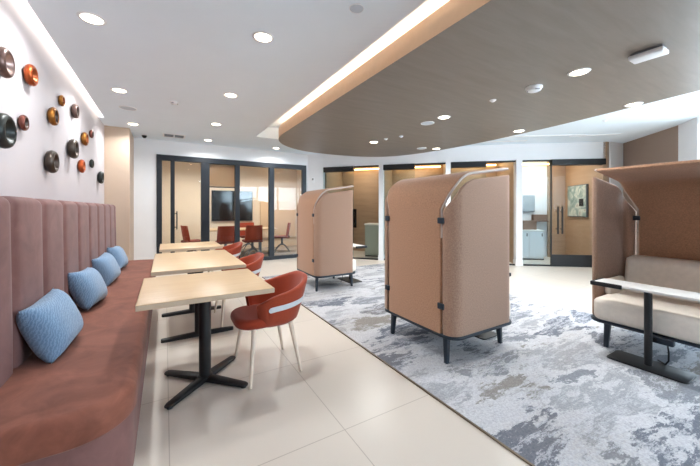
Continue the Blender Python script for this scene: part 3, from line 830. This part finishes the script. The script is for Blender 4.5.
# long table on two T bases
t = thing('cafe_table', 'long middle maple cafe table standing on two straight black feet', 'table', (0.30, 3.94, 0), 0, 'cafe tables along the banquette')
bm = bmesh.new(); box(bm, (-0.405, -0.70, 0.708), (0.405, 0.62, 0.743), 0.003, 2); o = obj('tabletop', bm, M['maple'], t)
bm = bmesh.new(); lo = [(x, y - 0.04) for x, y in rrect(0.814, 1.324, 0.004, 2)]
loft(bm, [[(x, y, 0.711) for x, y in lo], [(x, y, 0.740) for x, y in lo]], caps=False); obj('edge_band', bm, M['maple_edge'], o, smooth=False)
for dy in (-0.40, 0.44):
    bm = bmesh.new(); tube(bm, [(0, dy, 0.03), (0, dy, 0.69)], 0.04, 24); box(bm, (-0.2, dy - 0.08, 0.695), (0.2, dy + 0.08, 0.708), 0.004); obj('column', bm, M['black_metal'], t)
    bm = bmesh.new()
    rings = []
    for x, hw, z1 in ((-0.335, 0.012, 0.028), (-0.325, 0.024, 0.032), (0, 0.03, 0.044), (0.325, 0.024, 0.032), (0.335, 0.012, 0.028)):
        rings.append([(x, dy + yy, zz) for yy, zz in ((-hw, 0.0), (hw, 0.0), (hw, z1 - 0.006), (hw * 0.7, z1), (-hw * 0.7, z1), (-hw, z1 - 0.006))])
    loft(bm, rings); obj('foot', bm, M['black_metal'], t)

# ------------------------------------------------------------------ tub chairs (local: faces +x)
def tub_chair():
    t = thing('tub_chair', 'nearest rust tub chair with pale band, pulled up to the front table', 'chair', (0.735, 2.575, 0), pi, 'rust tub chairs at the cafe tables')
    n = 44; A = radians(138)
    def plan(a, rx, ry):       # angle 0 = straight back (-x)
        e = 2.6
        c, s = -cos(a), sin(a)
        return (math.copysign(abs(c) ** (2 / e), c) * rx, math.copysign(abs(s) ** (2 / e), s) * ry)
    def ztop(a):
        q = abs(a) / A
        return 0.745 - 0.175 * (sm((q - 0.10) / 0.90) ** 1.1)
    def zbot(a): return 0.385
    bm = bmesh.new(); rings = []
    for i in range(n + 1):
        a = -A + 2 * A * i / n
        q = abs(a) / A
        zt = ztop(a); zb = zbot(a); H = zt - zb
        th = 0.042 * (1.0 if q < 0.95 else 0.75)
        prof = []
        # outer going up, round the lip, inner going down
        for v in (0, 0.08, 0.2, 0.4, 0.6, 0.8, 0.92): prof.append((v, 0.0))
        for b in (25, 60, 90, 120, 155): prof.append((0.95 + 0.05 * sin(radians(b)), 0.5 - 0.5 * cos(radians(b))))
        for v in (0.92, 0.8, 0.6, 0.4, 0.2, 0.0): prof.append((v, 1.0))
        ring = []
        for v, s_ in prof:
            # flare: bottom narrow, top wide; bottom curls under the seat
            sc = 0.80 + 0.20 * (v ** 0.55) if v > 0 else 0.76
            rx, ry = 0.268 * sc + 0.022 * v, 0.258 * sc + 0.02 * v
            if abs(a) > pi / 2: pass
            x, y = plan(a, rx - th * s_, ry - th * s_)
            if abs(a) > pi / 2:   # arms run forward
                x = x * 0.62
            lean = -0.035 * v * max(0, cos(a))
            ring.append((x + lean, y, zb + H * v))
        rings.append(ring)
    loft(bm, rings); obj('shell', bm, M['rust'], t, angle=60)
    bm = bmesh.new(); outl = [(x - 0.005, y) for x, y in rrect(0.42, 0.41, 0.14, 8)]
    outl = [(x + (0.075 if x > 0 else 0.0), y * (1.06 if x > 0.05 else 1.0)) for x, y in outl]
    slab(bm, outl, 0.385, 0.468, 0.036, 6); obj('seat', bm, M['rust_dark'], t, angle=60)
    # pale band that runs round the outside of the shell
    bm = bmesh.new(); rings = []
    m_ = 56; A2 = radians(106)
    for i in range(m_ + 1):
        a = -A2 + 2 * A2 * i / m_
        q = abs(a) / A
        endf = min(1, (1 - abs(a) / A2) / 0.04); hh = 0.5 * 0.042 * (0.35 + 0.65 * sm(endf) ** 0.5)
        zc = 0.538 + 0.032 * cos(a)
        ring = []
        for dz, out in ((-hh, -0.004), (-hh, 0.004), (0, 0.0055), (hh, 0.004), (hh, -0.004)):
            z = zc + dz; v = (z - zbot(a)) / (ztop(a) - zbot(a))
            sc = 0.80 + 0.20 * (v ** 0.55)
            x, y = plan(a, 0.268 * sc + 0.022 * v + out, 0.258 * sc + 0.02 * v + out)
            if abs(a) > pi / 2: x *= 0.62
            ring.append((x - 0.035 * v * max(0, cos(a)), y, z))
        rings.append(ring)
    loft(bm, rings); obj('band', bm, M['pale_band'], t, angle=50)
    for sx, sy in ((1, 1), (1, -1), (-1, 1), (-1, -1)):
        bm = bmesh.new()
        top = (0.155 if sx > 0 else -0.13, 0.185 * sy, 0.40); ft_ = (0.205 if sx > 0 else -0.205, (0.275 if sx > 0 else 0.225) * sy, 0.0)
        tube(bm, [top, tuple(t_ + (f_ - t_) * 0.5 for t_, f_ in zip(top, ft_)), ft_], [0.0195, 0.016, 0.0115], 14); obj('leg', bm, M['ivory'], t)
    return t
ch = tub_chair()
dup(ch, (0.74, 3.94, 0), pi, 'rust tub chair at the long middle table')
dup(ch, (0.80, 5.45, 0), pi, 'farthest rust tub chair, at the last table by the glass partition')

# ------------------------------------------------------------------ booth pods (local: back at x=0, opens to +x)
def pod():
    t = thing('privacy_booth', 'large taupe felt privacy booth in the centre, back and rounded side in view', 'booth', (1.97, 2.19, 0.008), 0, 'taupe felt booths on the carpet')
    TH = 0.036; HW = 0.348
    # bent sheet: back + canopy
    R = 0.33; z0 = 1.29; sweep = radians(82)
    path = [(0.0, 0.252, 0.0), (0.0, 0.6, 0.0), (0.0, 1.05, 0.0), (0.0, z0, 0.0)]
    for k in range(1, 15):
        a = sweep * k / 14
        path.append((R * (1 - cos(a)), z0 + R * sin(a), a))
    xe, ze = path[-1][0], path[-1][1]
    tx, tz = sin(sweep), cos(sweep)
    for s_ in (0.12, 0.24, 0.36, 0.475, 0.505): path.append((xe + tx * s_, ze + tz * s_, sweep))
    def flare(x):
        return math.sqrt(max(0, 1 - (1 - min(x, 0.115) / 0.115) ** 2))
    bm = bmesh.new(); rings = []
    for k, (x, z, a) in enumerate(path):
        nx, nz = cos(a), -sin(a)          # inward normal
        sh = 1.0 if k < len(path) - 1 else 0.55
        rings.append([(x + nx * (TH / 2 + q * sh), p_, z + nz * (TH / 2 + q * sh)) for p_, q in rrect(2 * (HW + 0.092 * flare(x)), TH, 0.014, 4)])
    loft(bm, rings); cano = obj('back_canopy', bm, M['felt'], t, angle=60)
    for sgn in (-1, 1):
        bm = bmesh.new()
        tube(bm, [(x + cos(a) * TH / 2, sgn * (HW + 0.092 * flare(x) + 0.001), z - sin(a) * TH / 2) for x, z, a in path[2:]], 0.011, 10)
        pp_ = obj('edge_piping', bm, M['piping'], cano, angle=60); pp_['label'] = 'pale edge piping'
    # side panels
    def ptop(x):
        zc = z0 + R * math.sqrt(max(0, 1 - (1 - x / R) ** 2)) if x < xe else ze + tz / tx * (x - xe)
        return zc - 0.068 - 0.008 * x / 0.75 + 0.048 * math.exp(-x / 0.02)
    SW, RC, XF = 0.49, 0.115, 0.75
    for sgn in (-1, 1):
        pts = []
        pts.append((0.0, SW - RC - 0.0, (1, 0)))
        y_start = HW + 0.024
        pts = [(0.0, y_start, (-1.0, 0.0))] if y_start < SW - RC else []
        for k in range(0, 19):
            a = (pi / 2) * k / 18
            pts.append((RC - RC * cos(a), SW - RC + RC * sin(a), (-cos(a), sin(a))))
        for x in (0.16, 0.2, 0.24, 0.28, 0.32, 0.4, 0.5, 0.6, 0.7, XF - 0.012, XF): pts.append((x, SW, (0.0, 1.0)))
        bm = bmesh.new(); rings = []
        for k, (x, y, (nx, ny)) in enumerate(pts):
            zt = ptop(x); zb = 0.252
            h = zt - zb; sh = 0.5 if k in (0, len(pts) - 1) else 1.0
            ring = []
            for q, zz in rrect(TH, h, 0.014, 4):
                off = -TH / 2 + q * sh
                ring.append((x + nx * off, (y + ny * off) * sgn, (zb + zt) / 2 + zz))
            rings.append(ring)
        loft(bm, rings); obj('side_panel', bm, M['felt_daylit'], t, angle=60)
    for sgn in (-1, 1):
        for z in (0.485, 1.195):
            bm = bmesh.new()
            box(bm, (-0.014, (HW - 0.022) * sgn if sgn > 0 else -(HW + 0.046), z - 0.024), (0.002, (HW + 0.046) if sgn > 0 else -(HW - 0.022), z + 0.026), 0.006, 3)
            box(bm, (0.0, sgn * (HW + 0.012) - 0.008, z - 0.02), (0.05, sgn * (HW + 0.012) + 0.008, z + 0.02), 0.003)
            box(bm, (TH - 0.0, sgn * (HW + 0.012) - 0.03, z - 0.024), (TH + 0.014, sgn * (HW + 0.012) + 0.03, z + 0.024), 0.005)
            obj('clip', bm, M['steel_blue'], t, angle=50)
    bm = bmesh.new(); slab(bm, [(x + 0.43, y) for x, y in rrect(0.86, 0.975, 0.115, 8)], 0.224, 0.252, 0.008, 2); obj('base_plate', bm, M['steel_blue'], t, angle=50)
    bm = bmesh.new(); slab(bm, [(x + 0.47, y) for x, y in rrect(0.82, 0.885, 0.07, 6)], 0.252, 0.452, 0.045, 6); obj('seat', bm, M['cream_leather'], t, angle=60)
    bm = bmesh.new()
    rings = []
    for k in range(13):
        v = k / 12; z = 0.44 + 0.37 * v; lean = 0.10 * (1 - v)
        inset = 0.045 * (1 - math.sqrt(max(0, 1 - sm((v - 0.86) / 0.14) ** 2)))
        rings.append([(0.05 + 0.01 + x + 0.085 + 0.4 * lean, y, z) for x, y in rrect(0.17 - 2 * inset + lean * 0.5, 0.80 - 2 * inset, 0.05, 5)])
    loft(bm, rings); obj('back_cushion', bm, M['cream_leather'], t, angle=60)
    for sgn in (-1, 1):
        bm = bmesh.new()
        lo, hi = (0.26, 0.385 if sgn > 0 else -0.445, 0.44), (0.60, 0.445 if sgn > 0 else -0.385, 0.60)
        box(bm, lo, hi, 0.028, 4); obj('arm_cushion', bm, M['cream_leather'], t, angle=60)
    for sx, sy in ((0.075, -0.35), (0.075, 0.35), (0.80, -0.34), (0.80, 0.34)):
        bm = bmesh.new()
        fx = sx + (-0.012 if sx < 0.4 else 0.012)
        rings = []
        for k, z in ((0, 0.226), (0.5, 0.11), (1, 0.0)):
            w_ = 0.024 - 0.007 * k; cx = sx + (fx - sx) * k; cy = sy * (1 + 0.03 * k)
            rings.append([(cx + a, cy + b, z) for a, b in rrect(2 * w_, 2 * w_, 0.006, 3)])
        loft(bm, rings); obj('leg', bm, M['steel_blue'], t, angle=50)
    # power socket below the seat front, with its lead
    bm = bmesh.new(); box(bm, (0.835, -0.04, 0.185), (0.895, 0.12, 0.245), 0.012, 3); so_ = obj('power_socket', bm, M['steel_blue'], t, angle=50)
    bm = bmesh.new(); tube(bm, [(0.896, 0.01, 0.215), (0.901, 0.01, 0.215)], 0.016, 16); obj('outlet', bm, M['rubber'], so_)
    bm = bmesh.new(); tube(bm, [(0.87, 0.08, 0.19), (0.875, 0.088, 0.13), (0.865, 0.085, 0.06), (0.84, 0.06, 0.016), (0.78, 0.0, 0.012)], 0.006, 8); obj('power_lead', bm, M['rubber'], so_)
    return t
pd = pod()
pb = dup(pd, (1.99, 4.80, 0.008), 0, 'smaller looking taupe felt booth farthest away, near the curved glass front')
pb.scale = (0.87, 0.93, 1.0)
dup(pd, (4.37, 0.93, 0.008), pi, 'taupe felt booth at the right, opening shown with cream seat inside')

def pod_table(loc, rz, label):
    t = thing('laptop_table', label, 'table', loc, rz, 'white laptop tables at the booths')
    # local: long axis y, black tray at +y end
    bm = bmesh.new(); slab(bm, rrect(0.25, 0.68, 0.05, 6), 0.630, 0.650, 0.005, 2); obj('tabletop', bm, M['table_white'], t, angle=50)
    bm = bmesh.new()
    box(bm, (-0.138, 0.13, 0.618), (-0.118, 0.352, 0.654), 0.006); box(bm, (-0.138, 0.335, 0.618), (0.10, 0.352, 0.654), 0.006)
    obj('rubber_bumper', bm, M['rubber'], t, angle=50)
    bm = bmesh.new(); tube(bm, [(0, 0.0, 0.018), (0, 0.0, 0.63)], 0.026, 22); obj('column', bm, M['black_metal'], t)
    bm = bmesh.new(); slab(bm, [(x + 0.02, y) for x, y in rrect(0.26, 0.50, 0.035, 5)], 0.0, 0.012, 0.004, 2); obj('base_plate', bm, M['black_metal'], t, angle=50)
    return t
pt = pod_table((3.40, 0.94, 0.008), 0, 'white laptop table with black bumper in front of the right hand booth')
dup(pt, (2.84, 2.20, 0.008), pi, 'white laptop table almost hidden behind the central booth')
dup(pt, (2.90, 4.86, 0.008), pi, 'white laptop table beside the farthest booth')

# ------------------------------------------------------------------ ceiling fittings
def spot(name, loc, power, color, size=0.12, spread=150):
    l = bpy.data.lights.new(name, 'AREA'); l.shape = 'DISK'; l.size = size; l.energy = power; l.color = color; l.spread = radians(spread)
    o = bpy.data.objects.new(name, l); COL.objects.link(o); o.location = loc
    return o
WARM = (0.95, 0.98, 1.0)
def downlight(loc, label, group):
    t = thing('recessed_downlight', label, 'downlight', loc, 0, group)
    bm = bmesh.new(); lathe(bm, [(0.068, -0.001), (0.072, -0.008), (0.088, -0.006), (0.092, -0.001)], 32, closed=True); obj('trim_ring', bm, M['white_plastic'], t, angle=60)
    bm = bmesh.new(); lathe(bm, [(0.069, -0.003), (0.066, -0.006), (0.0005, -0.0075)], 28); obj('lens', bm, M['lens'], t)
    l = spot('bulb', (0, 0, -0.02), POW, WARM); l.parent = t
    return t
POW = 11.5
g1 = 'round downlights in the white ceiling'; g2 = 'round downlights in the wood soffit'
dl = downlight((-0.49, 3.12, CE), 'downlight in the white ceiling nearest the bowl wall, top left of the view', g1)
for x, y, lb in ((-0.49, 4.83, 'second downlight of the row beside the bowl wall'), (-0.48, 6.62, 'third downlight of the row beside the bowl wall, above the beige column'),
                 (0.73, 2.70, 'large nearest downlight above the front cafe table'), (0.74, 4.29, 'downlight above the middle cafe table, second of its row'),
                 (0.77, 5.89, 'third downlight of the row above the cafe tables'), (0.80, 7.34, 'farthest downlight of the row above the cafe tables, by the glass partition'),
                 (2.33, 7.45, 'downlight just beyond the rounded end of the wood soffit'), (7.55, 4.10, 'downlight in front of the curved glass wall by the sliding door')):
    dup(dl, (x, y, CE), 0, lb)
POW = 17.0
dl2 = downlight((3.376, 1.425, SZ), 'downlight in the wood soffit between the smoke detector and the white box', g2)
for x, y, lb in ((3.39, 3.10, 'downlight in the wood soffit above the central booth, beside a round speaker'), (3.48, 4.95, 'farthest downlight in the middle row of the wood soffit'),
                 (5.0, 1.52, 'rightmost downlight at the edge of the wood soffit'), (5.06, 3.01, 'middle downlight along the far edge of the wood soffit'), (5.02, 4.80, 'farthest downlight along the edge of the wood soffit')):
    o = dup(dl2, (x, y, SZ), 0, lb)

def disc_speaker(loc, label, r=0.10, mat=None):
    t = thing('ceiling_speaker', label, 'speaker', loc, 0, 'round speakers in the ceilings')
    bm = bmesh.new(); lathe(bm, [(0.93 * r, -0.001), (0.94 * r, -0.009), (r, -0.007), (r * 1.01, -0.001)], 36, closed=True); obj('rim', bm, M['white_plastic'], t, angle=60)
    bm = bmesh.new(); lathe(bm, [(0.94 * r, -0.004), (0.0005, -0.0065)], 30); obj('grille', bm, mat or M['print_blue'], t)
    return t
disc_speaker((-0.47, 5.62, CE), 'flat round speaker in the white ceiling between two downlights of the bowl wall row', 0.11)
disc_speaker((1.22, 1.955, CE), 'small flat round speaker near the ceiling slot, top centre', 0.055)
disc_speaker((3.41, 3.44, SZ), 'white round speaker beside the downlight above the central booth', 0.10)
disc_speaker((4.71, 4.92, SZ), 'white round speaker in the far corner of the wood soffit', 0.10)

def puck(loc, label, name, cat, r, h):
    t = thing(name, label, cat, loc)
    bm = bmesh.new(); lathe(bm, [(r * 1.05, -0.001), (r * 1.05, -0.3 * h), (r * 0.98, -0.38 * h)], 30); obj('base', bm, M['white_plastic'], t, angle=50)
    bm = bmesh.new(); lathe(bm, [(r * 0.95, -0.35 * h), (r * 0.88, -0.75 * h), (r * 0.6, -0.97 * h), (r * 0.02, -h)], 30); o = obj('dome', bm, M['white_plastic'], t, angle=50)
    for k in range(3):
        a = k * 2 * pi / 3
        bm = bmesh.new(); box(bm, (-0.02 * r / 0.07, -0.006, -0.9 * h), (0.02 * r / 0.07, 0.006, -0.6 * h), 0.001, 1, Matrix.Rotation(a, 4, 'Z') @ Matrix.Translation((r * 0.78, 0, 0)) @ Matrix.Rotation(pi / 2, 4, 'Z'))
        obj('vent_slot', bm, M['grey_grille'], o, smooth=False)
    return t
puck((3.38, 1.846, SZ), 'white smoke detector on the wood soffit left of the bright downlight', 'smoke_detector', 'smoke detector', 0.078, 0.05)
puck((0.11, 4.975, CE), 'small white motion sensor on the white ceiling above the tables', 'motion_sensor', 'sensor', 0.05, 0.03)
def sprinkler(loc, label):
    t = thing('sprinkler_cover', label, 'sprinkler', loc, 0, 'sprinkler covers in the ceilings')
    bm = bmesh.new(); lathe(bm, [(0.036, -0.001), (0.038, -0.006), (0.030, -0.014)], 22); obj('cover_plate', bm, M['white_plastic'], t, angle=50)
    bm = bmesh.new(); lathe(bm, [(0.02, -0.013), (0.018, -0.024), (0.004, -0.026)], 18); obj('cap', bm, M['white_plastic'], t, angle=50)
sprinkler((3.36, 2.316, SZ), 'small sprinkler cover on the wood soffit left of the smoke detector')
sprinkler((3.62, 4.30, SZ), 'sprinkler cover on the wood soffit right of the farthest middle downlight')
sprinkler((3.51, 4.60, SZ), 'sprinkler cover on the wood soffit nearest the farthest middle downlight')
sprinkler((6.35, 2.30, CE), 'sprinkler cover on the white ceiling at the right beyond the soffit')

t = thing('access_point', 'white rectangular wireless box on the wood soffit at the upper right', 'ceiling box', (3.416, 0.945, SZ), radians(90))
bm = bmesh.new(); box(bm, (-0.10, -0.055, -0.02), (0.10, 0.055, -0.001), 0.004); obj('mounting_plate', bm, M['grey_grille'], t, angle=40)
bm = bmesh.new(); box(bm, (-0.11, -0.07, -0.055), (0.11, 0.07, -0.018), 0.012, 3); obj('housing', bm, M['white_plastic'], t, angle=40)

t = thing('ceiling_vent', 'grey ceiling air vent before the white wall by the partition', 'vent', (0.16, 7.25, CE))
bm = bmesh.new()
for lo, hi in (((-0.2, -0.16, -0.012), (0.2, -0.13, -0.001)), ((-0.2, 0.13, -0.012), (0.2, 0.16, -0.001)), ((-0.2, -0.13, -0.012), (-0.17, 0.13, -0.001)), ((0.17, -0.13, -0.012), (0.2, 0.13, -0.001)), ((-0.012, -0.13, -0.012), (0.012, 0.13, -0.001))): box(bm, lo, hi)
obj('frame', bm, M['white_plastic'], t, smooth=False)
bm = bmesh.new()
for k in range(9): 
    y = -0.11 + k * 0.0275; box(bm, (-0.17, y - 0.003, -0.012), (-0.012, y + 0.003, -0.001)); box(bm, (0.012, y - 0.003, -0.012), (0.17, y + 0.003, -0.001))
obj('louvres', bm, M['grey_grille'], t, smooth=False)
bm = bmesh.new(); box(bm, (-0.17, -0.13, -0.003), (0.17, 0.13, -0.001)); obj('duct_backing', bm, M['black_metal'], t, smooth=False)

t = thing('security_camera', 'small black dome camera on the ceiling above the white wall corner', 'camera', (-0.36, 7.55, CE))
bm = bmesh.new(); lathe(bm, [(0.045, -0.001), (0.045, -0.02), (0.042, -0.024)], 24); obj('base', bm, M['black_metal'], t, angle=50)
bm = bmesh.new(); lathe(bm, [(0.038, -0.023), (0.035, -0.036), (0.022, -0.05), (0.003, -0.055)], 24); obj('dome', bm, M['screen'], t, angle=50)

def linear_diffuser(a, b, label, wd=0.07):
    a, b = Vector(a), Vector(b); L = (b - a).length
    t = thing('linear_diffuser', label, 'air diffuser', (a.x, a.y, CE), math.atan2((b - a).y, (b - a).x), 'linear air diffusers in the right ceiling')
    bm = bmesh.new()
    for y in (-wd / 2, 0, wd / 2): box(bm, (0, y - 0.007, -0.012), (L, y + 0.007, -0.001))
    box(bm, (-0.01, -wd / 2 - 0.007, -0.012), (0.0, wd / 2 + 0.007, -0.001)); box(bm, (L, -wd / 2 - 0.007, -0.012), (L + 0.01, wd / 2 + 0.007, -0.001))
    obj('frame', bm, M['white_plastic'], t, smooth=False)
    bm = bmesh.new(); box(bm, (0, -wd / 2, -0.004), (L, wd / 2, -0.001)); obj('slot_backing', bm, M['grey_grille'], t, smooth=False)
linear_diffuser((5.75, 4.05), (7.2, 2.95), 'long linear air diffuser nearest the soffit edge in the right ceiling')
linear_diffuser((7.1, 3.15), (7.75, 2.55), 'short linear air diffuser closest to the taupe wall panel')
linear_diffuser((5.55, 4.85), (6.75, 3.85), 'linear air diffuser closest to the curved glass front')

# ------------------------------------------------------------------ light
def area(name, loc, rot, sx, sy, power, color, portal=False):
    l = bpy.data.lights.new(name, 'AREA'); l.shape = 'RECTANGLE'; l.size = sx; l.size_y = sy; l.energy = power; l.color = color
    o = bpy.data.objects.new(name, l); COL.objects.link(o); o.location = loc; o.rotation_euler = rot
    if portal: l.cycles.is_portal = True
    return o
area('window_portal', (5.45, -3.14, 1.955), (radians(-90), 0, pi), 3.9, 1.41, 1, (1, 1, 1), True).rotation_euler = (radians(90), 0, 0)
area('window_portal', (7.39, -0.85, 1.38), (radians(90), 0, radians(90)), 4.5, 2.5, 1, (1, 1, 1), True)
# unseen lamps without fittings, added to light the meeting room and small rooms
for x, y in ((0.5, 9.2), (1.8, 9.2), (3.1, 9.2)): spot('room_fill', (x, y, CE - 0.03), 24, (1, 0.95, 0.88))
for i in range(1, 5):
    p = cpt(i, 0.5, 0.95); spot('room_fill', (p[0], p[1], CE - 0.03), 14 if i < 4 else 18, (1, 0.88, 0.74) if i < 4 else (1, 0.9, 0.8))
for i in range(1, 5):
    a_, b_ = cpt(i, 0.10, RD - 0.10), cpt(i, 0.90, RD - 0.10)
    bm = bmesh.new(); wallseg(bm, a_, b_, 2.50, 2.535, 0.03)
    o = obj('led_strip', bm, M['led_amber'], smooth=False)
    tag(o, ['warm light strip high on the back wall of the first glazed room', 'warm light strip high on the back wall of the second glazed room', 'warm light strip high on the back wall of the third glazed room', 'warm light strip high on the back wall of the room behind the sliding door'][i - 1], 'light strip')

wd = bpy.data.worlds.new('sky'); scene.world = wd; wd.use_nodes = True
bg = wd.node_tree.nodes['Background']; bg.inputs['Color'].default_value = (0.70, 0.86, 1.0, 1); bg.inputs['Strength'].default_value = 11.5

# ------------------------------------------------------------------ camera
cam = bpy.data.cameras.new('camera'); co = bpy.data.objects.new('camera', cam); COL.objects.link(co)
co.location = (0, 0, 1.30); co.rotation_euler = (radians(90), 0, radians(-30.75))
cam.sensor_fit = 'HORIZONTAL'; cam.sensor_width = 36; cam.lens = 311 / 700 * 36; cam.shift_y = -24 / 700
cam.clip_start = 0.05
scene.camera = co

scene.view_settings.view_transform = 'Standard'; scene.view_settings.look = 'None'
scene.view_settings.gamma = 1.0; scene.view_settings.use_curve_mapping = False
scene.view_settings.exposure = 0.36
cy = scene.cycles
cy.use_denoising = True
cy.max_bounces = 10; cy.diffuse_bounces = 6; cy.glossy_bounces = 4; cy.transparent_max_bounces = 16
cy.sample_clamp_indirect = 6.0; cy.caustics_reflective = False; cy.caustics_refractive = False
